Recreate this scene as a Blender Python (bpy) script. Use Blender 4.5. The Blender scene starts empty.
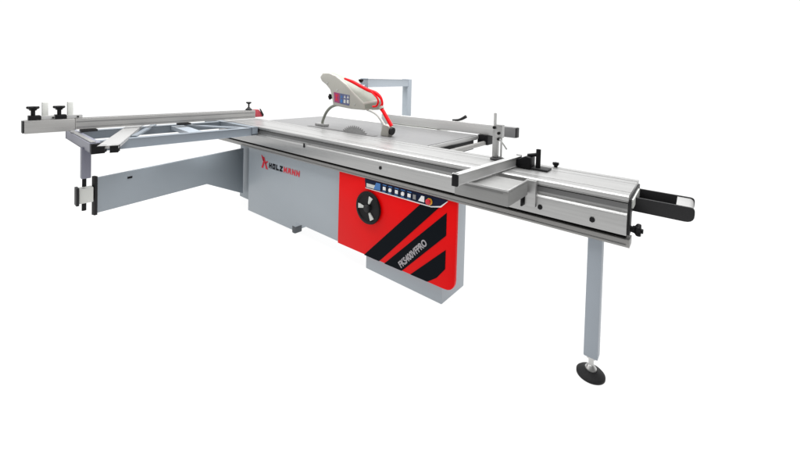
import bpy, bmesh, math, random
from mathutils import Vector, Matrix
random.seed(4)
scene = bpy.context.scene
COL = scene.collection
PI = math.pi

# ------------------------------------------------------------------ materials
def lin(c):
    return tuple(((v/255)/12.92 if v/255 <= .04045 else ((v/255+.055)/1.055)**2.4) for v in c) + (1.0,)

def mat(name, col, rough=.5, metal=0.0, var=.06, nscale=6.0, stretch=(1, 1, 1), bump=0.0, coat=0.0, spec=.5,
        bscale=None, rvar=.08):
    m = bpy.data.materials.new(name); m.use_nodes = True
    nt = m.node_tree; n = nt.nodes; l = nt.links
    b = n['Principled BSDF']
    b.inputs['Roughness'].default_value = rough
    b.inputs['Metallic'].default_value = metal
    b.inputs['Specular IOR Level'].default_value = spec
    b.inputs['Coat Weight'].default_value = coat
    b.inputs['Coat Roughness'].default_value = .12
    tc = n.new('ShaderNodeTexCoord'); mp = n.new('ShaderNodeMapping')
    mp.inputs['Scale'].default_value = stretch
    l.new(tc.outputs['Object'], mp.inputs['Vector'])
    no = n.new('ShaderNodeTexNoise'); no.inputs['Scale'].default_value = nscale
    no.inputs['Detail'].default_value = 6
    l.new(mp.outputs['Vector'], no.inputs['Vector'])
    hi = n.new('ShaderNodeMix'); hi.data_type = 'RGBA'
    c = Vector(col[:3])
    hi.inputs['A'].default_value = tuple(c*(1-var)) + (1,)
    hi.inputs['B'].default_value = tuple(min(1, v*(1+var)) for v in c) + (1,)
    l.new(no.outputs['Fac'], hi.inputs['Factor'])
    l.new(hi.outputs['Result'], b.inputs['Base Color'])
    mr = n.new('ShaderNodeMapRange')
    mr.inputs['To Min'].default_value = max(.02, rough-rvar); mr.inputs['To Max'].default_value = min(1, rough+rvar)
    l.new(no.outputs['Fac'], mr.inputs['Value']); l.new(mr.outputs['Result'], b.inputs['Roughness'])
    if bump:
        n2 = n.new('ShaderNodeTexNoise'); n2.inputs['Scale'].default_value = bscale or 180; n2.inputs['Detail'].default_value = 3
        l.new(mp.outputs['Vector'], n2.inputs['Vector'])
        bp = n.new('ShaderNodeBump'); bp.inputs['Strength'].default_value = bump; bp.inputs['Distance'].default_value = .002
        l.new(n2.outputs['Fac'], bp.inputs['Height']); l.new(bp.outputs['Normal'], b.inputs['Normal'])
    return m

M = {}
M['alu']     = mat('brushed_aluminium', (.41, .41, .405, 1), .32, .6, .20, 11, (.22, 9, 9), .22, bscale=70)
M['alu_y']   = mat('brushed_aluminium_cross', (.50, .50, .495, 1), .38, .5, .16, 9, (8, .3, 8), .2, bscale=60)
M['alu_fence'] = mat('anodised_fence', (.36, .355, .345, 1), .42, .35, .18, 9, (9, .25, 9), .18, bscale=60)
M['alu_bright'] = mat('bright_anodised_fence', (.60, .60, .59, 1), .4, .35, .10, 9, (.3, 8, 8), .15, bscale=60)
M['rail']    = mat('rail_aluminium', (.30, .295, .285, 1), .42, .45, .18, 10, (.25, 9, 9), .2, bscale=60)
M['recess']  = mat('shaded_slot', (.17, .17, .17, 1), .6, .2, .1, 10, (.5, 8, 8))
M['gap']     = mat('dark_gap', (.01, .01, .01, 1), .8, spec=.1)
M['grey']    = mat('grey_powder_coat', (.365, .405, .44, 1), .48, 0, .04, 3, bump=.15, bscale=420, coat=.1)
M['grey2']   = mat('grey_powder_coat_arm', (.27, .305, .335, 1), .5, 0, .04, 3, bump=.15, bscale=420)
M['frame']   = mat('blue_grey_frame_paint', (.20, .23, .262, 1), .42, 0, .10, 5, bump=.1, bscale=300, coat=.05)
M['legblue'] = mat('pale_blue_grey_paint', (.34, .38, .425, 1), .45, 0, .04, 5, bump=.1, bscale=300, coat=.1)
M['red']     = mat('red_enamel', (.80, .001, .002, 1), .38, 0, .09, 3.5, bump=.10, bscale=25, spec=.09)
M['black']   = mat('black_plastic', (.008, .008, .009, 1), .45, 0, .2, 20, bump=.15, bscale=300, spec=.15)
M['decal']   = mat('black_decal', (.004, .006, .009, 1), .5, 0, .1, 5, spec=.04)
M['rubber']  = mat('black_rubber', (.012, .012, .013, 1), .6, 0, .25, 30, bump=.3, bscale=200, spec=.25)
M['dark']    = mat('charcoal_plastic', (.022, .022, .023, 1), .5, 0, .15, 15, (1, 1, 1), bump=.2, bscale=260, spec=.2)
M['steel']   = mat('zinc_plated_steel', (.55, .55, .54, 1), .3, .85, .1, 30, bump=.05)
M['cast']    = mat('ground_cast_iron', (.215, .215, .217, 1), .36, .3, .06, 5, (.6, 3, 1), .04, bscale=30)
M['light']   = mat('pale_painted_plate', (.60, .61, .58, 1), .5, 0, .05, 10)
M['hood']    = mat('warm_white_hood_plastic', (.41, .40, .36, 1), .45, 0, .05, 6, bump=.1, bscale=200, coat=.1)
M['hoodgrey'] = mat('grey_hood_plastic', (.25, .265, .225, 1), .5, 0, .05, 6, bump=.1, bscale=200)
M['navy']    = mat('navy_label', (.004, .009, .032, 1), .45, spec=.1)
M['blue']    = mat('blue_label', (.03, .16, .45, 1), .4)
M['white']   = mat('white_print', (.80, .80, .80, 1), .45, 0, .03)
M['silverprint'] = mat('silver_print', (.36, .34, .36, 1), .45, 0, .05)
M['yellow']  = mat('yellow_ring', (.75, .38, .03, 1), .45)
M['redprint'] = mat('red_print', (.62, .01, .03, 1), .45)
M['hose']    = mat('red_hose', (.78, .003, .008, 1), .4, 0, .06, 12, spec=.15)
M['magenta'] = mat('magenta_label', (.32, .03, .14, 1), .45)
M['violet']  = mat('violet_label', (.10, .11, .22, 1), .45)
M['pinkred'] = mat('faded_red_cap', (.42, .055, .075, 1), .45)
M['ink']     = mat('black_print', (.008, .008, .011, 1), .5, spec=.1)
M['tray']    = mat('dull_aluminium_tray', (.27, .27, .265, 1), .5, .3, .12, 9, (.5, 8, 8), .1, bscale=60)
M['footgrey'] = mat('dark_grey_rubber', (.085, .095, .105, 1), .6)
M['bladesteel'] = mat('dull_blade_steel', (.36, .36, .36, 1), .35, .7, .15, 40)
M['insert']  = mat('grey_cast_insert', (.36, .36, .355, 1), .5, .2, .08, 20)
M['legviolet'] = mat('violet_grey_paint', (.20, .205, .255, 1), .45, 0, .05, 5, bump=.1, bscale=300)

# ------------------------------------------------------------------ mesh helpers
class MB:
    def __init__(s): s.bm = bmesh.new()
    def _bev(s, geom_verts, w, seg=2):
        if w <= 0: return
        es = set()
        for v in geom_verts:
            for e in v.link_edges:
                if len(e.link_faces) == 2 and e.calc_face_angle(0) > .5: es.add(e)
        bmesh.ops.bevel(s.bm, geom=list(es), offset=w, segments=seg, affect='EDGES', profile=.6)
    def box(s, x0, x1, y0, y1, z0, z1, bev=.003, mx=None):
        r = bmesh.ops.create_cube(s.bm, size=1)
        c = Vector(((x0+x1)/2, (y0+y1)/2, (z0+z1)/2)); d = (abs(x1-x0), abs(y1-y0), abs(z1-z0))
        for v in r['verts']:
            v.co = Vector((v.co.x*d[0], v.co.y*d[1], v.co.z*d[2])) + c
            if mx: v.co = mx @ v.co
        s._bev(r['verts'], min(bev, min(d)*.4)); return s
    def bar(s, a, b, w, h, bev=.003, up=(0, 0, 1)):
        """rectangular bar from a to b (centre line), w across, h along 'up'"""
        a = Vector(a); b = Vector(b); t = (b-a).normalized(); u = Vector(up); sd = t.cross(u).normalized(); u = sd.cross(t)
        r = bmesh.ops.create_cube(s.bm, size=1); L = (b-a).length; c = (a+b)/2
        for v in r['verts']: v.co = c + t*(v.co.x*L) + sd*(v.co.y*w) + u*(v.co.z*h)
        s._bev(r['verts'], min(bev, min(w, h)*.4)); return s
    def prism(s, pts, f0, f1, bev=0.0):
        """pts: 2D outline; f0/f1 map a 2D point to 3D on either face"""
        A = [s.bm.verts.new(f0(p)) for p in pts]; B = [s.bm.verts.new(f1(p)) for p in pts]
        n = len(pts); fa = s.bm.faces.new(A); fb = s.bm.faces.new(B[::-1])
        for i in range(n): s.bm.faces.new((A[i], B[i], B[(i+1) % n], A[(i+1) % n]))
        s.bm.normal_update()
        if bev: s._bev(A+B, bev)
        return s
    def xz(s, pts, y0, y1, bev=0.0): return s.prism(pts, lambda p: (p[0], y0, p[1]), lambda p: (p[0], y1, p[1]), bev)
    def xy(s, pts, z0, z1, bev=0.0): return s.prism(pts, lambda p: (p[0], p[1], z0), lambda p: (p[0], p[1], z1), bev)
    def yz(s, pts, x0, x1, bev=0.0): return s.prism(pts, lambda p: (x0, p[0], p[1]), lambda p: (x1, p[0], p[1]), bev)
    def cyl(s, a, b, r0, r1=None, seg=28, bev=0.0):
        a = Vector(a); b = Vector(b); r1 = r0 if r1 is None else r1
        q = (b-a).to_track_quat('Z', 'Y'); L = (b-a).length
        r = bmesh.ops.create_cone(s.bm, cap_ends=True, segments=seg, radius1=r0, radius2=r1, depth=L)
        for v in r['verts']: v.co = q @ v.co + (a+b)/2
        s._bev(r['verts'], bev, 2); return s
    def lathe(s, prof, o, axis=(0, 0, 1), seg=32):
        q = Vector(axis).to_track_quat('Z', 'Y'); o = Vector(o); rings = []
        for r, z in prof:
            rings.append([s.bm.verts.new(o + q @ Vector((r*math.cos(2*PI*k/seg), r*math.sin(2*PI*k/seg), z))) for k in range(seg)])
        for i in range(len(rings)-1):
            for k in range(seg): s.bm.faces.new((rings[i][k], rings[i][(k+1) % seg], rings[i+1][(k+1) % seg], rings[i+1][k]))
        s.bm.faces.new(rings[0][::-1]); s.bm.faces.new(rings[-1]); return s
    def tube(s, pts, rad, seg=12, sub=6):
        P = [Vector(p) for p in pts]; C = []
        for i in range(len(P)-1):                       # Catmull-Rom
            p0 = P[max(i-1, 0)]; p1 = P[i]; p2 = P[i+1]; p3 = P[min(i+2, len(P)-1)]
            for k in range(sub):
                t = k/sub
                C.append(.5*((2*p1)+(p2-p0)*t+(2*p0-5*p1+4*p2-p3)*t*t+(3*p1-p0-3*p2+p3)*t**3))
        C.append(P[-1]); rings = []; up = Vector((0, 1, 0))
        for i, c in enumerate(C):
            t = (C[min(i+1, len(C)-1)]-C[max(i-1, 0)]).normalized()
            sd = t.cross(up).normalized(); u = sd.cross(t)
            r = rad if not callable(rad) else rad(i/(len(C)-1))
            rings.append([s.bm.verts.new(c + sd*(r*math.cos(2*PI*k/seg)) + u*(r*math.sin(2*PI*k/seg))) for k in range(seg)])
        for i in range(len(rings)-1):
            for k in range(seg): s.bm.faces.new((rings[i][k], rings[i][(k+1) % seg], rings[i+1][(k+1) % seg], rings[i+1][k]))
        s.bm.faces.new(rings[0][::-1]); s.bm.faces.new(rings[-1]); return s
    def build(s, name, m, parent=None, smooth=True):
        bmesh.ops.recalc_face_normals(s.bm, faces=s.bm.faces)
        me = bpy.data.meshes.new(name); s.bm.to_mesh(me); s.bm.free()
        for mm in (m if isinstance(m, (list, tuple)) else [m]): me.materials.append(mm)
        if smooth:
            for p in me.polygons: p.use_smooth = True
            me.set_sharp_from_angle(angle=math.radians(32))
        o = bpy.data.objects.new(name, me); COL.objects.link(o)
        if parent: o.parent = parent
        return o

def text_part(name, s, m, parent, origin, width, height, angle=0.0, y=0.0, shear=0.0, thick=.0012, bold=.02):
    cu = bpy.data.curves.new(name, 'FONT'); cu.body = s; cu.size = 1; cu.offset = bold; cu.extrude = .5; cu.shear = shear
    tmp = bpy.data.objects.new(name+'_tmp', cu); COL.objects.link(tmp)
    dg = bpy.context.evaluated_depsgraph_get(); me = bpy.data.meshes.new_from_object(tmp.evaluated_get(dg))
    bpy.data.objects.remove(tmp)
    xs = [v.co.x for v in me.vertices]; ys = [v.co.y for v in me.vertices]
    x0, x1, y0, y1 = min(xs), max(xs), min(ys), max(ys); ca, sa = math.cos(angle), math.sin(angle)
    for v in me.vertices:
        tx = (v.co.x-x0)/(x1-x0)*width; ty = (v.co.y-y0)/(y1-y0)*height
        v.co = Vector((origin[0]+tx*ca-ty*sa, y - v.co.z*thick, origin[1]+tx*sa+ty*ca))
    me.materials.clear(); me.materials.append(m); me.name = name
    o = bpy.data.objects.new(name, me); COL.objects.link(o); o.parent = parent
    return o

GLYPH = {  # strokes on a 0..1 x 0..1 cell
 'H': [(0,0,0,1), (1,0,1,1), (0,.5,1,.5)], 'O': [(0,0,0,1), (1,0,1,1), (0,0,1,0), (0,1,1,1)], '0': [(0,0,0,1), (1,0,1,1), (0,0,1,0), (0,1,1,1)],
 'L': [(0,0,0,1), (0,0,1,0)], 'Z': [(0,1,1,1), (0,0,1,0), (0,0,1,1)], 'M': [(0,0,0,1), (1,0,1,1), (0,1,.5,.35), (1,1,.5,.35)],
 'A': [(0,0,.25,1), (1,0,.75,1), (.2,1,.8,1), (.1,.38,.9,.38)], 'N': [(0,0,0,1), (1,0,1,1), (0,1,1,0)],
 'F': [(0,0,0,1), (0,1,1,1), (0,.5,.8,.5)], 'K': [(0,0,0,1), (0,.45,1,1), (.25,.55,1,0)],
 'S': [(0,1,1,1), (0,.5,0,1), (0,.5,1,.5), (1,0,1,.5), (0,0,1,0)], '4': [(0,.4,0,1), (0,.4,1,.4), (.8,0,.8,1)],
 'V': [(0,1,.5,0), (1,1,.5,0)], 'P': [(0,0,0,1), (0,1,1,1), (0,.5,1,.5), (1,.5,1,1)], 'R': [(0,0,0,1), (0,1,1,1), (0,.5,1,.5), (1,.5,1,1), (.5,.5,1,0)]}
def strokes(name, txt, m, parent, origin, width, height, angle, y, w=.011, slant=.12, gap=.42):
    n = len(txt); cw = width/(n + gap*(n-1)); b = MB(); ca, sa = math.cos(angle), math.sin(angle); lay = 0
    for i, ch in enumerate(txt):
        x0 = i*cw*(1+gap)
        for (ax, ay, bx, by) in GLYPH[ch]:
            iw, ih = cw-w, height-w
            A = Vector((x0+w/2+ax*iw+slant*ay*ih, w/2+ay*ih)); B = Vector((x0+w/2+bx*iw+slant*by*ih, w/2+by*ih))
            t = (B-A).normalized()*w/2; q = Vector((-t.y, t.x)); lay += 1
            pts = [A-t-q, B+t-q, B+t+q, A-t+q]
            f = lambda p, yy: (origin[0]+p.x*ca-p.y*sa, yy, origin[1]+p.x*sa+p.y*ca)
            dy = .0004+.00003*(lay % 23)
            b.prism(pts, lambda p: f(p, y-dy), lambda p: f(p, y))
    return b.build(name, m, parent)

def star_knob(bmx, o, axis, r=.03, h=.03, lobes=5):
    """lobed plastic clamping knob"""
    q = Vector(axis).to_track_quat('Z', 'Y'); o = Vector(o); seg = 40; rings = []
    for sc_, z in ((.55, 0), (.6, .25*h), (.92, .45*h), (1, .6*h), (1, .85*h), (.9, h)):
        rings.append([bmx.bm.verts.new(o + q @ Vector((r*sc_*(1+.14*math.cos(lobes*a))*math.cos(a), r*sc_*(1+.14*math.cos(lobes*a))*math.sin(a), z)))
                      for a in [2*PI*k/seg for k in range(seg)]])
    for i in range(len(rings)-1):
        for k in range(seg): bmx.bm.faces.new((rings[i][k], rings[i][(k+1) % seg], rings[i+1][(k+1) % seg], rings[i+1][k]))
    bmx.bm.faces.new(rings[0][::-1]); bmx.bm.faces.new(rings[-1])
    return bmx

# ------------------------------------------------------------------ the saw
saw = bpy.data.objects.new('sliding_table_saw', None); COL.objects.link(saw)
saw['label'] = 'large grey and red sliding table saw with long aluminium beam, outrigger and swing arm'
saw['category'] = 'table saw'

# ---- cabinet
X0, XR = -3.405, -1.125
cab = MB().xz([(X0, .008), (-2.615, .022), (-2.60, .10), (-1.76, .10), (-1.76, .001), (XR, .001), (XR, .70), (X0, .70)], 1.83, 2.10, .006) \
    .build('cabinet', M['grey'], saw)
MB().box(-2.652, -2.606, 1.8265, 1.90, 0.0, .062, .010).build('foot', M['footgrey'], cab)
# logo and name on the cabinet
ic = MB()
Yc = 1.8275
def P2(pts, y0=Yc, y1=Yc+.001, t=ic): t.xz(pts, y0, y1)
P2([(-3.165, .478), (-3.135, .478), (-3.112, .535), (-3.085, .478), (-3.052, .478), (-3.118, .585), (-3.150, .585), (-3.132, .550)])
P2([(-3.172, .60), (-3.150, .595), (-3.118, .548), (-3.142, .545)])
P2([(-3.10, .535), (-3.075, .553), (-3.048, .553), (-3.09, .520)])
ic.build('emblem', M['redprint'], cab)
strokes('lettering', 'HOLZ', M['ink'], cab, (-3.036, .496), .222, .050, math.radians(.5), Yc+.001, .015, gap=.28)
strokes('lettering', 'MANN', M['redprint'], cab, (-2.798, .498), .238, .050, math.radians(.5), Yc+.001, .015, gap=.24)

# ---- pivot column left of the cabinet
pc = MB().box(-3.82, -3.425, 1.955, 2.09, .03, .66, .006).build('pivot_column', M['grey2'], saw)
MB().cyl((-3.86, 2.05, 0), (-3.86, 2.05, .05), .028, bev=.004).cyl((-3.86, 2.05, .05), (-3.86, 2.05, .62), .02).build('hinge_pin', M['dark'], pc)

# ---- red front panel
YP = 1.806
def rounded(pts, idx, r, n=5):
    out = []
    for i, p in enumerate(pts):
        if i not in idx: out.append(p); continue
        p = Vector(p); a = Vector(pts[i-1]); b = Vector(pts[(i+1) % len(pts)])
        d1 = (a-p).normalized()*r; d2 = (b-p).normalized()*r
        for k in range(n+1):
            t = k/n; out.append(tuple((p+d1)*(1-t)**2 + p*2*t*(1-t) + (p+d2)*t*t))
    return out
pan = MB().xz(rounded([(-2.035, .106), (-1.028, .118), (-1.028, .66), (-2.035, .66)], {1}, .07), YP, 1.829, .003).build('front_panel', M['red'], saw)
Yd = YP - .0012
def stripe(pts): MB().xz(pts, Yd-.0008, Yd).build('stripe', M['decal'], pan)
stripe([(-1.285, .575), (-1.145, .590), (-1.612, .109), (-1.755, .107)])
stripe([(-1.092, .572), (-1.092, .436), (-1.415, .113), (-1.565, .110)])
stripe([(-1.092, .352), (-1.092, .238), (-1.150, .165), (-1.215, .1175), (-1.345, .1155)])
text_part('lettering', 'FKS400VFPRO', M['silverprint'], pan, (-1.417, .130), .292, .042, math.radians(47.2), Yd-.0015, .0, bold=.032)
# control strip
cp = MB().xz([(-1.752, .586), (-1.20, .586), (-1.135, .602), (-1.09, .640), (-1.09, .646), (-1.762, .646)], YP-.006, YP-.0005, .001).build('control_panel', M['navy'], saw)
MB().xz([(-1.755, .580), (-1.20, .579), (-1.130, .595), (-1.085, .640), (-1.09, .640), (-1.135, .602), (-1.20, .5855), (-1.752, .5855)], YP-.005, YP-.0005).build('trim', M['white'], cp)
MB().xz([(-1.742, .592), (-1.665, .592), (-1.655, .618), (-1.742, .618)], YP-.0075, YP-.0062).build('label_field', M['light'], cp)
MB().xz([(-1.672, .592), (-1.612, .592), (-1.612, .640), (-1.650, .640)], YP-.009, YP-.0078).build('label_field', M['blue'], cp)
for k, xb in enumerate((-1.575, -1.525, -1.470, -1.418, -1.366)):
    b = MB()
    if k % 2: b.cyl((xb, YP-.006, .614), (xb, YP-.012, .614), .0125, bev=.002)
    else: b.box(xb-.0125, xb+.0125, YP-.011, YP-.006, .603, .626, .003)
    b.build('push_button', M['white'], cp)
    MB().xz([(xb-.018, .5905), (xb+.010, .5905), (xb+.010, .5955), (xb-.018, .5955)], YP-.0075, YP-.0062).build('caption_bar', M['blue'], cp)
    MB().xz([(xb-.016, .634), (xb+.016, .634), (xb+.016, .639), (xb-.016, .639)], YP-.0075, YP-.0062).build('caption_bar', M['blue'], cp)
MB().box(-1.335, -1.312, YP-.012, YP-.006, .600, .630, .002).build('push_button', M['cast'], cp)
MB().xz([(-1.295, .598), (-1.250, .598), (-1.250, .634), (-1.272, .634)], YP-.009, YP-.0062).build('label_field', M['white'], cp)
MB().cyl((-1.212, YP-.006, .611), (-1.212, YP-.010, .611), .021).build('ring', M['yellow'], cp)
MB().lathe([(.010, 0), (.010, .008), (.017, .011), (.017, .017), (.012, .020)], (-1.212, YP-.010, .613), (0, -1, 0)).build('emergency_button', M['redprint'], cp)
# hand wheel
hx, hz = -1.717, .452
hw = MB().lathe([(.092, 0), (.110, .002), (.114, .010), (.110, .020), (.096, .022), (.088, .014), (.02, .012)], (hx, YP-.001, hz), (0, -1, 0), 48).build('hand_wheel', M['black'], saw)
MB().lathe([(.026, 0), (.026, .020), (.020, .026), (.01, .027)], (hx, YP-.012, hz), (0, -1, 0)).build('hub', M['dark'], hw)
for a in (68, 180, 303):
    a = math.radians(a); c, s_ = math.cos(a), math.sin(a)
    r0, r1, w0, w1 = .034, .086, .006, .017
    pts = [(hx+r*c-w*s_, hz+r*s_+w*c) for r, w in ((r0, w0), (r1, w1))] + [(hx+r*c-w*s_, hz+r*s_+w*c) for r, w in ((r1, -w1), (r0, -w0))]
    MB().xz(pts, YP-.024, YP-.014, .002).build('spoke', M['light'], hw)

# ---- fixed beam, support rail, sliding table (extruded profiles)
XL, XE = -3.99, -.200
beam = MB().yz([(1.788, .702), (1.788, .786), (1.797, .796), (1.812, .797), (1.812, .832), (2.15, .832), (2.13, .790), (1.868, .780), (1.860, .702)], XL+.02, XE, .0015).build('fixed_beam', M['alu'], saw)
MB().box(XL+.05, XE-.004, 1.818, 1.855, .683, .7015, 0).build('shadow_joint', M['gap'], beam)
rail = MB().yz([(1.800, .652), (1.806, .646), (1.875, .646), (1.875, .6825), (1.800, .6825)], XL-.02, XE+.012, .0015).build('support_rail', M['rail'], saw)
MB().box(XL+.5, XE, 1.796, 1.7995, .6585, .6615, 0).build('groove', M['recess'], rail)
def bolt(x, z, r=.011, parent=beam):
    MB().cyl((x, 1.7885, z), (x, 1.783, z), r, bev=.0015, seg=20).build('bolt', M['black'], parent)
for x, z in ((-1.606, .750), (-.558, .739), (-.330, .738)): bolt(x, z)
MB().box(-2.457, -2.438, 1.784, 1.7885, .772, .806, .001).build('latch', M['black'], beam)
# end cover and silver step block at the near end
ec = MB().yz([(1.806, .70), (1.858, .70), (1.866, .785), (2.135, .795), (2.15, .852), (1.812, .852)], XE+.0005, XE+.010, .001).build('end_cover', M['dark'], saw)
# carriage with T-slots
prof = [(1.800, .848), (1.800, .864), (1.806, .870)]
for y0, w in ((1.865, .005), (2.045, .004), (2.105, .008)):
    prof += [(y0, .870), (y0, .858), (y0+w, .858), (y0+w, .870)]
prof += [(2.155, .870), (2.165, .862), (2.165, .834), (1.818, .834), (1.818, .842)]
car = MB().yz(prof, XL, XE+.003, .0008).build('sliding_table', M['alu'], saw)
MB().box(XL+.01, XE, 1.8105, 1.8115, .810, .8335, 0).build('slot', M['recess'], beam)
MB().box(-.1895, -.182, 1.83, 2.06, .812, .850, .002).build('end_block', M['light'], car)

# ---- black channel sticking out of the near end
ch = MB()
sp = rounded(rounded([(-.198, .782), (.022, .782), (.022, .844), (-.198, .844)], {2}, .016), {1}, .034)
ch.xz(sp, 1.900, 1.912, .001); ch.xz(sp, 2.078, 2.090, .001)
ch.box(-.198, .0, 1.912, 2.078, .785, .795, .001)
chn = ch.build('handle_channel', M['dark'], saw)
MB().xz(rounded([(-.040, .797), (.019, .797), (.019, .840), (-.040, .840)], {1, 2}, .018), 1.9125, 2.0775, .001).build('end_insert', M['insert'], chn)
# knob on the end
kn = MB(); star_knob(kn, (XE+.018, 1.835, .722), (1, 0, 0), .025, .030); kn.cyl((XE+.010, 1.835, .722), (XE+.025, 1.835, .722), .013)
kn.cyl((XE+.047, 1.835, .722), (XE+.056, 1.835, .722), .010)
kn.build('clamping_knob', M['black'], saw)

# ---- support leg at the near end
leg = MB().box(-.352, -.292, 1.822, 1.872, .092, .6455, .006).build('support_leg', M['legblue'], saw)
MB().cyl((-.322, 1.845, .045), (-.322, 1.845, .115), .011).cyl((-.322, 1.845, .082), (-.322, 1.845, .098), .02, seg=6).build('threaded_rod', M['steel'], leg)
MB().lathe([(.056, 0), (.060, .003), (.060, .012), (.052, .020), (.030, .026), (.026, .030)], (-.322, 1.845, 0), seg=40).build('foot_pad', M['rubber'], leg)
MB().lathe([(.024, .0), (.024, .006), (.014, .020), (.011, .022)], (-.322, 1.845, .0305)).build('ball_joint', M['steel'], leg)

# ---- swing arm (level box, swung out from the pivot column)
A = Vector((-3.325, .64)); B = Vector((-3.70, 1.93)); d = (B-A).normalized(); nrm = Vector((d.y, -d.x))
Lm = (B-A).length
def arm(p, off): q = A + d*p[0] + nrm*off; return (q.x, q.y, p[1])
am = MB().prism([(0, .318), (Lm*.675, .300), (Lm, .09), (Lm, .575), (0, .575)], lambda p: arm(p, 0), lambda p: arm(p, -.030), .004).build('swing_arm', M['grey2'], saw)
MB().prism([(-.018, .306), (0, .306), (0, .588), (-.018, .588)], lambda p: arm(p, .004), lambda p: arm(p, -.034), .002).build('end_cap', M['rubber'], am)
MB().prism([(.20, .520), (.235, .520), (.235, .535), (.20, .535)], lambda p: arm(p, .004), lambda p: arm(p, .001), .001).build('slot', M['black'], am)
rb = MB().box(-3.36, -3.29, .535, .612, .415, .52, .004).build('roller_bracket', M['light'], am)
MB().box(-3.35, -3.28, .518, .5345, .405, .53, .003).build('roller', M['dark'], am)
MB().cyl((-3.315, .565, .36), (-3.315, .565, .415), .013).build('bolt', M['black'], am)

# ---- outrigger table
og = MB()
og.bar((-3.22, .60, .825), (-3.22, 1.795, .825), .060, .070, .004)
og.bar((-3.86, .60, .825), (-3.86, 1.795, .825), .060, .070, .004)
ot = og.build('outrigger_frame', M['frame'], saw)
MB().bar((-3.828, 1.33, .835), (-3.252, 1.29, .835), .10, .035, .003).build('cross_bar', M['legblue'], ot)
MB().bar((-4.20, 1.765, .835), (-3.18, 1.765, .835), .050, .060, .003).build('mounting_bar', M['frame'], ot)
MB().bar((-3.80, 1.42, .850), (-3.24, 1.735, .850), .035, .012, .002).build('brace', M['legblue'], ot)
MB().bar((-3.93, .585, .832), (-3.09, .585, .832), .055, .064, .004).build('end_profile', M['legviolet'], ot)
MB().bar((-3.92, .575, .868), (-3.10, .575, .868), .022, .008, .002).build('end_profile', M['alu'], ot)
MB().box(-3.089, -3.06, .555, .625, .795, .862, .004).build('end_cap', M['black'], ot)
a_, b_ = Vector((-2.86, .602, .867)), Vector((-4.08, 1.09, .867))
MB().bar(a_, b_, .105, .018, .002).build('mitre_strip', M['alu_y'], ot)
dd = (a_-b_).normalized(); sd = Vector((-dd.y, dd.x, 0))
for k in (-1, 1):
    c = a_ + sd*(.034*k) - Vector((0, 0, .012))
    MB().bar(c - dd*.03, c + dd*.022, .036, .036, .004).build('end_cap', M['black'], ot)
MB().bar((-3.26, .84, .864), (-3.92, 1.17, .864), .035, .010, .002).build('mitre_strip', M['frame'], ot)
for y in (.66, 1.35): MB().box(-3.76, -3.68, y-.05, y+.05, .8695, .887, .003).build('fence_support', M['dark'], ot)
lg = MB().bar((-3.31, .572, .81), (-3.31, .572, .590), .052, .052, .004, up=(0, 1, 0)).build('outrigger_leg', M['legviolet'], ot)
MB().cyl((-3.312, .565, .53), (-3.312, .565, .592), .012).build('threaded_rod', M['black'], ot)

# ---- crosscut fence on the outrigger
fn = MB().yz([(.575, .893), (.575, .978), (2.05, .978), (2.05, .893)], -3.765, -3.690, .004).build('crosscut_fence', M['alu_fence'], saw)
MB().yz([(.300, .884), (.300, .9785), (.5745, .9785), (.5745, .884)], -3.767, -3.688, .006).build('outer_section', M['alu_fence'], fn)
MB().box(-3.742, -3.736, .58, 2.04, .9775, .9795, 0).box(-3.718, -3.712, .58, 2.04, .9775, .9795, 0).build('scale_groove', M['recess'], fn)
MB().box(-3.6905, -3.6885, .58, 2.04, .950, .956, 0).box(-3.6905, -3.6885, .58, 2.04, .908, .913, 0).build('groove', M['recess'], fn)
MB().box(-3.763, -3.692, .291, .2995, .888, .975, .003).build('end_cap', M['dark'], fn)
MB().yz([(2.051, .900), (2.051, .982), (2.095, .982), (2.145, .925), (2.145, .900)], -3.757, -3.700, .003).build('end_cap', M['pinkred'], fn)
MB().yz([(2.100, .99), (2.112, .99), (2.150, .925), (2.146, .905), (2.138, .905)], -3.698, -3.690, .001).build('edge_trim', M['dark'], fn)
k0 = MB(); k0.cyl((-3.725, 1.992, .979), (-3.725, 1.992, 1.05), .008); star_knob(k0, (-3.725, 1.992, 1.045), (0, 0, 1), .025, .022)
k0.lathe([(.034, 0), (.034, .008), (.018, .022), (.012, .03)], (-3.725, 1.992, .9795))
k0.build('clamping_knob', M['dark'], fn)
def flip_stop(y, x=-3.725):
    s = MB().box(x-.030, x+.030, y-.030, y+.034, .9795, 1.012, .003).build('flip_stop', M['black'], saw)
    k = MB(); k.cyl((x, y-.004, 1.010), (x, y-.004, 1.062), .012); star_knob(k, (x, y-.004, 1.048), (0, 0, 1), .032, .030)
    k.build('knob', M['black'], s)
    MB().box(x-.045, x-.012, y+.045, y+.078, .985, 1.105, .004).build('stop_plate', M['light'], s)
    MB().box(x-.040, x+.020, y+.036, y+.128, .9797, 1.006, .003).build('slide_block', M['alu_y'], s)
    MB().cyl((x+.021, y+.10, .992), (x+.026, y+.10, .992), .007, seg=16).build('set_screw', M['dark'], s)
flip_stop(.352); flip_stop(.492)

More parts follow.
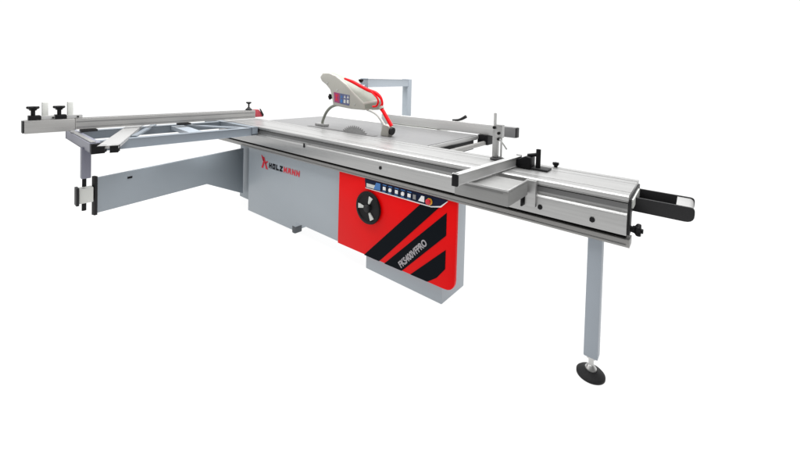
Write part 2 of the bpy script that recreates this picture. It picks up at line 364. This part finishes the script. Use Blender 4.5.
# ---- cast iron table and extension
mt = MB().box(-3.62, -1.50, 2.175, 2.97, .825, .867, .003).build('main_table', M['cast'], saw)
MB().box(-1.4995, -1.488, 2.18, 2.97, .835, .862, .002).build('edge_strip', M['alu_y'], mt)
MB().box(-3.45, -1.515, 2.22, 2.93, .74, .824, .003).build('casting_rib', M['dark'], mt)
MB().xy([(-2.95, 2.185), (-2.05, 2.185), (-2.05, 2.235), (-2.95, 2.235)], .868, .870).build('table_insert', M['recess'], mt)
MB().box(-3.56, -1.95, 2.974, 3.95, .835, .866, .003).build('extension_table', M['light'], saw)
blade = MB().cyl((-2.30, 2.205, .686), (-2.30, 2.209, .686), .235, seg=90)
for k in range(60):
    a = 2*PI*k/60; c = Vector((-2.30+.240*math.cos(a), 2.207, .686+.240*math.sin(a)))
    q = Matrix.Translation(c) @ Matrix.Rotation(-a, 4, 'Y')
    blade.box(-.007, .007, -.003, .003, -.005, .004, 0, q)
blade.build('saw_blade', M['bladesteel'], saw)
# fence rail and rip fence
rl = MB().cyl((-1.435, 2.30, .800), (-1.435, 3.30, .800), .020, bev=.002).build('fence_rail', M['rail'], saw)
for y in (2.55, 2.98): MB().box(-1.487, -1.435, y-.02, y+.02, .790, .812, .003).build('rail_bracket', M['dark'], rl)
rf = MB().box(-2.70, -1.270, 3.00, 3.06, .872, .966, .004).build('rip_fence', M['alu_bright'], saw)
MB().box(-1.2695, -1.165, 3.003, 3.066, .874, .962, .003).build('fence_extension', M['cast'], rf)
MB().box(-1.1645, -1.155, 3.005, 3.064, .876, .960, .002).build('end_cap', M['dark'], rf)
MB().box(-1.50, -1.40, 2.97, 3.10, .785, .8715, .004).build('fence_head', M['black'], rf)
MB().tube([(-1.80, 3.03, .972), (-1.74, 3.03, .978), (-1.70, 3.03, .992), (-1.655, 3.03, 1.018)], lambda t: .008+.008*t).build('lever', M['dark'], rf)
MB().cyl((-1.34, 2.9995, .925), (-1.34, 2.996, .925), .007, seg=16).build('set_screw', M['dark'], rf)

# ---- overhead arm carrying the guard
oa = MB().bar((-3.03, 3.88, .0), (-3.035, 3.88, 1.365), .09, .09, .006, up=(0, 1, 0)).build('overhead_post', M['legblue'], saw)
MB().bar((-3.03, 3.834, 1.316), (-2.70, 2.715, 1.306), .08, .088, .006).build('overhead_arm', M['legblue'], oa)
MB().bar((-2.69, 2.69, 1.262), (-2.55, 2.362, 1.18), .05, .05, .006).build('link', M['legblue'], oa)

# ---- blade guard
F = [(-2.858, 1.355), (-2.832, 1.316), (-2.767, 1.284), (-2.702, 1.233), (-2.671, 1.148), (-2.654, 1.087), (-2.408, 1.07), (-2.242, 1.07), (-2.256, 1.129), (-2.386, 1.212), (-2.496, 1.295), (-2.631, 1.37), (-2.726, 1.395), (-2.817, 1.395)]
Bk = [(-2.974, 1.362), (-2.948, 1.321), (-2.874, 1.287), (-2.803, 1.239), (-2.762, 1.141), (-2.745, 1.082), (-2.487, 1.07), (-2.131, 1.076), (-2.122, 1.165), (-2.227, 1.24), (-2.368, 1.29), (-2.566, 1.35), (-2.771, 1.403), (-2.91, 1.412)]
g = MB()
fv = [g.bm.verts.new((x, 2.26, z)) for x, z in F]; bv = [g.bm.verts.new((x, 2.36, z)) for x, z in Bk]
g.bm.faces.new(fv); g.bm.faces.new(bv[::-1])
for i in range(14):
    f = g.bm.faces.new((fv[i], bv[i], bv[(i+1) % 14], fv[(i+1) % 14]))
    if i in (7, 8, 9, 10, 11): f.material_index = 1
g.bm.normal_update(); g._bev(fv+bv, .012, 3)
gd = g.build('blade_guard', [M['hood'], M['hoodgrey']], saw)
MB().xz([(-2.648, 1.214), (-2.565, 1.206), (-2.565, 1.113), (-2.638, 1.122)], 2.2575, 2.259).build('label', M['magenta'], gd)
MB().xz([(-2.560, 1.206), (-2.430, 1.194), (-2.430, 1.098), (-2.560, 1.112)], 2.2575, 2.259).build('label', M['violet'], gd)
for x in (-2.535, -2.492, -2.449):
    MB().xz([(x-.013, 1.165), (x+.013, 1.165), (x, 1.192)], 2.256, 2.2572).xz([(x-.013, 1.152), (x+.013, 1.150), (x+.013, 1.118), (x-.013, 1.120)], 2.256, 2.2572).build('pictogram', M['blue'] if x < -2.5 else M['light'], gd)
MB().xz([(-2.627, 1.195), (-2.585, 1.192), (-2.600, 1.165), (-2.585, 1.135), (-2.622, 1.138), (-2.610, 1.165)], 2.256, 2.2572).build('pictogram', M['redprint'], gd)
kk = MB(); star_knob(kk, (-2.725, 2.31, 1.165), (-1, -.4, 0), .026, .035); kk.build('clamping_knob', M['black'], gd)
kk = MB(); star_knob(kk, (-2.33, 2.30, 1.312), (0, 0, 1), .020, .03); kk.build('clamping_knob', M['black'], gd)
MB().tube([(-2.60, 2.30, 1.095), (-2.675, 2.30, 1.085), (-2.748, 2.30, 1.055), (-2.807, 2.30, 1.001), (-2.850, 2.30, .927), (-2.86, 2.30, .895)], .0135).build('front_bracket', M['hoodgrey'], gd)
MB().box(-2.94, -2.79, 2.27, 2.33, .868, .893, .006).build('guard_foot', M['alu'], gd)
MB().tube([(-2.24, 2.30, 1.075), (-2.175, 2.30, 1.06), (-2.11, 2.30, 1.03), (-2.05, 2.30, .97), (-2.01, 2.30, .92)], .012).build('rear_bracket', M['light'], gd)
MB().xz(rounded([(-2.05, .87), (-1.965, .868), (-1.955, .955), (-2.03, .965)], {2, 3}, .015), 2.27, 2.33, .003).build('guard_foot', M['hood'], gd)
MB().cyl((-1.955, 2.30, .915), (-1.938, 2.30, .912), .030, bev=.003).build('end_cap', M['dark'], gd)
H = [(-2.48, 1.345), (-2.369, 1.316), (-2.266, 1.279), (-2.167, 1.247), (-2.09, 1.229), (-2.032, 1.193), (-2.01, 1.148), (-2.023, 1.106), (-2.0, 1.082), (-1.948, 1.02), (-1.903, .966)]
MB().tube([(x, 2.24, z) for x, z in H], lambda t: .0155-.006*math.exp(-((t-.58)/.10)**2) if t > .1 else .009+.065*t).build('air_hose', M['hose'], gd)
MB().tube([(x, 2.225, z) for x, z in [(-2.13, 1.240), (-2.06, 1.192), (-2.044, 1.155), (-2.063, 1.12), (-2.104, 1.113)]], .008).build('air_hose', M['hose'], gd)

for x, z in ((-2.745, 1.30), (-2.60, 1.235), (-2.36, 1.115)):
    MB().cyl((x, 2.2595, z), (x, 2.256, z), .008, seg=16, bev=.001).build('screw', M['steel'], gd)
MB().cyl((-2.012, 2.24, 1.10), (-2.022, 2.24, 1.118), .019, seg=20).build('hose_clamp', M['hood'], gd)
# ---- hold-down clamp on the sliding table
cx, cy = -.95, 2.085
cx = -.915
clt = bpy.data.objects.new('hold_down_clamp', None); COL.objects.link(clt)
clt['label'] = 'upright silver hold-down clamp with small black knobs, standing on the sliding aluminium table'; clt['category'] = 'clamp'
cl = clt
MB().lathe([(.044, 0), (.044, .008), (.030, .014), (.022, .014)], (cx, cy, .8705)).build('base_disc', M['dark'], clt)
MB().box(cx-.030, cx+.004, cy-.015, cy+.012, .885, 1.075, .003).build('column', M['alu'], cl)
MB().cyl((cx+.022, cy, .885), (cx+.022, cy, 1.03), .006).build('guide_rod', M['steel'], cl)
MB().cyl((cx-.022, cy, 1.076), (cx-.022, cy, 1.150), .009, bev=.002).build('spindle', M['steel'], cl)
MB().box(cx-.014, cx+.032, cy-.020, cy+.018, 1.005, 1.085, .004).build('clamp_block', M['alu'], cl)
for x, z in ((cx-.016, 1.067), (cx+.014, 1.035), (cx+.014, 1.000)):
    MB().cyl((x, cy-.021, z), (x, cy-.030, z), .009, seg=18, bev=.001).build('knob', M['black'], cl)
MB().tube([(cx+.020, cy-.025, 1.002), (cx+.045, cy-.028, .975), (cx+.070, cy-.030, .945)], .005).build('lever', M['steel'], cl)

# ---- edging fence across the near half of the table, with its support box
ef = bpy.data.objects.new('edging_fence', None); COL.objects.link(ef)
ef['label'] = 'short aluminium fence bar with black handle, laid across the near part of the table'; ef['category'] = 'fence'
MB().bar((-.815, 1.415, .897), (-.757, 2.02, .903), .021, .050, .006).build('fence_bar', M['alu_y'], ef)
MB().box(-.829, -.800, 1.402, 1.4145, .868, .9225, .003).build('end_cap', M['black'], ef)
sb = MB().box(-.872, -.605, 1.505, 1.745, .798, .862, .004).build('support_box', M['tray'], ef)
MB().box(-.86, -.604, 1.503, 1.513, .8625, .8715, .002).build('rim', M['alu'], sb)
MB().box(-.615, -.604, 1.5135, 1.745, .8625, .8715, .002).build('rim', M['alu'], sb)
MB().xz([(-.86, .852), (-.63, .852), (-.63, .856), (-.86, .856)], 1.5035, 1.5048).build('groove', M['recess'], sb)
MB().box(-.640, -.632, 1.746, 1.786, .735, .840, .001).build('gap_shade_strip', M['black'], sb)  # black strip standing in for the shade in the gap behind the box
MB().box(-.625, -.574, 1.762, 1.786, .738, .866, .003).build('clamp_plate', M['alu'], sb)
hd = MB().xz([(-.752, .872), (-.672, .872), (-.672, .936), (-.700, .940), (-.752, .915)], 1.96, 2.04, .007).build('fence_handle', M['black'], ef)
MB().box(-.742, -.585, 1.97, 2.05, .8708, .881, .003).build('base_plate', M['dark'], hd)
MB().cyl((-.643, 2.0, .880), (-.643, 2.0, .978), .0125, bev=.003).build('grip', M['black'], hd)
MB().cyl((-.70, 2.0, .94), (-.65, 2.0, .952), .010).build('link', M['black'], hd)
kp = MB(); star_knob(kp, (-.590, 2.14, .8705), (0, 0, 1), .016, .026); kp.build('clamping_knob', M['black'], car)

for root, loc in ((saw, (-2.0, 1.9, 0)), (clt, (cx, cy, .8705)), (ef, (-.78, 1.8, .8705))):
    root.location = loc
    for o in list(COL.objects):
        if o.parent is root:
            o.data.transform(Matrix.Translation(-Vector(loc)))
            for c_ in COL.objects:
                if c_.parent is o: c_.data.transform(Matrix.Translation(-Vector(loc)))

# ------------------------------------------------------------------ the white surface
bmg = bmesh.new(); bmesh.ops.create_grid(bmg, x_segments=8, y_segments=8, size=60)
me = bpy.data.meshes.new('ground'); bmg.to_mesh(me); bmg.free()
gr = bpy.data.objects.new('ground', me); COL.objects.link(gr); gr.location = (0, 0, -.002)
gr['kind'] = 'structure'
gm = bpy.data.materials.new('glowing_white_ground'); gm.use_nodes = True
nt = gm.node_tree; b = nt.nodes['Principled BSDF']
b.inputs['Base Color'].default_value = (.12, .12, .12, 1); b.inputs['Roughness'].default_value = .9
b.inputs['Emission Color'].default_value = (1, 1, 1, 1); b.inputs['Emission Strength'].default_value = .93  # glow added to the floor so it stays white and shadows wash out
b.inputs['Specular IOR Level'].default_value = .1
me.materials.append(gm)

# ------------------------------------------------------------------ world: white in front, dimming added behind the camera to darken front faces
w = bpy.data.worlds.new('World'); scene.world = w; w.use_nodes = True
nt = w.node_tree; n = nt.nodes; l = nt.links; bg = n['Background']
tc = n.new('ShaderNodeTexCoord'); dt = n.new('ShaderNodeVectorMath'); dt.operation = 'DOT_PRODUCT'
dt.inputs[1].default_value = (-.631, .775, 0)
mr = n.new('ShaderNodeMapRange'); mr.interpolation_type = 'SMOOTHSTEP'
mr.inputs['From Min'].default_value = -.65; mr.inputs['From Max'].default_value = .15
mr.inputs['To Min'].default_value = .16; mr.inputs['To Max'].default_value = 1.02
l.new(tc.outputs['Generated'], dt.inputs[0]); l.new(dt.outputs['Value'], mr.inputs['Value'])
l.new(mr.outputs['Result'], bg.inputs['Strength']); bg.inputs['Color'].default_value = (1, 1, 1, 1)

def area(loc, target, size, power):
    ld = bpy.data.lights.new('added_top_light', 'AREA'); ld.shape = 'RECTANGLE'; ld.size = size[0]; ld.size_y = size[1]; ld.energy = power
    o = bpy.data.objects.new('added_top_light', ld); COL.objects.link(o); o.location = loc
    o.rotation_euler = (Vector(target)-Vector(loc)).to_track_quat('-Z', 'Y').to_euler(); return o
area((-2.2, 2.3, 4.4), (-2.2, 2.1, 0), (6, 4.5), 440)  # unseen overhead light, added to brighten the top faces

# ------------------------------------------------------------------ camera
cd = bpy.data.cameras.new('camera'); cam = bpy.data.objects.new('camera', cd); COL.objects.link(cam)
fw = Vector((-0.63109265, 0.775349, -0.02357969)); r = Vector((0.77489002, 0.63153142, 0.026712)); u = Vector((-0.03560244, 0.00141392, 0.99936503))
R = Matrix(((r.x, u.x, -fw.x), (r.y, u.y, -fw.y), (r.z, u.z, -fw.z))).to_4x4()
cam.matrix_world = Matrix.Translation((0, 0, 1.33)) @ R
cd.sensor_width = 36; cd.sensor_fit = 'HORIZONTAL'; cd.lens = 360.55/800*36
cd.shift_x = 0.0; cd.shift_y = -(227-90.2)/800
cd.clip_start = .02; cd.clip_end = 500
scene.camera = cam
scene.view_settings.view_transform = 'Standard'; scene.view_settings.look = 'None'
scene.view_settings.exposure = 0; scene.view_settings.gamma = 1
scene.render.engine = 'CYCLES'
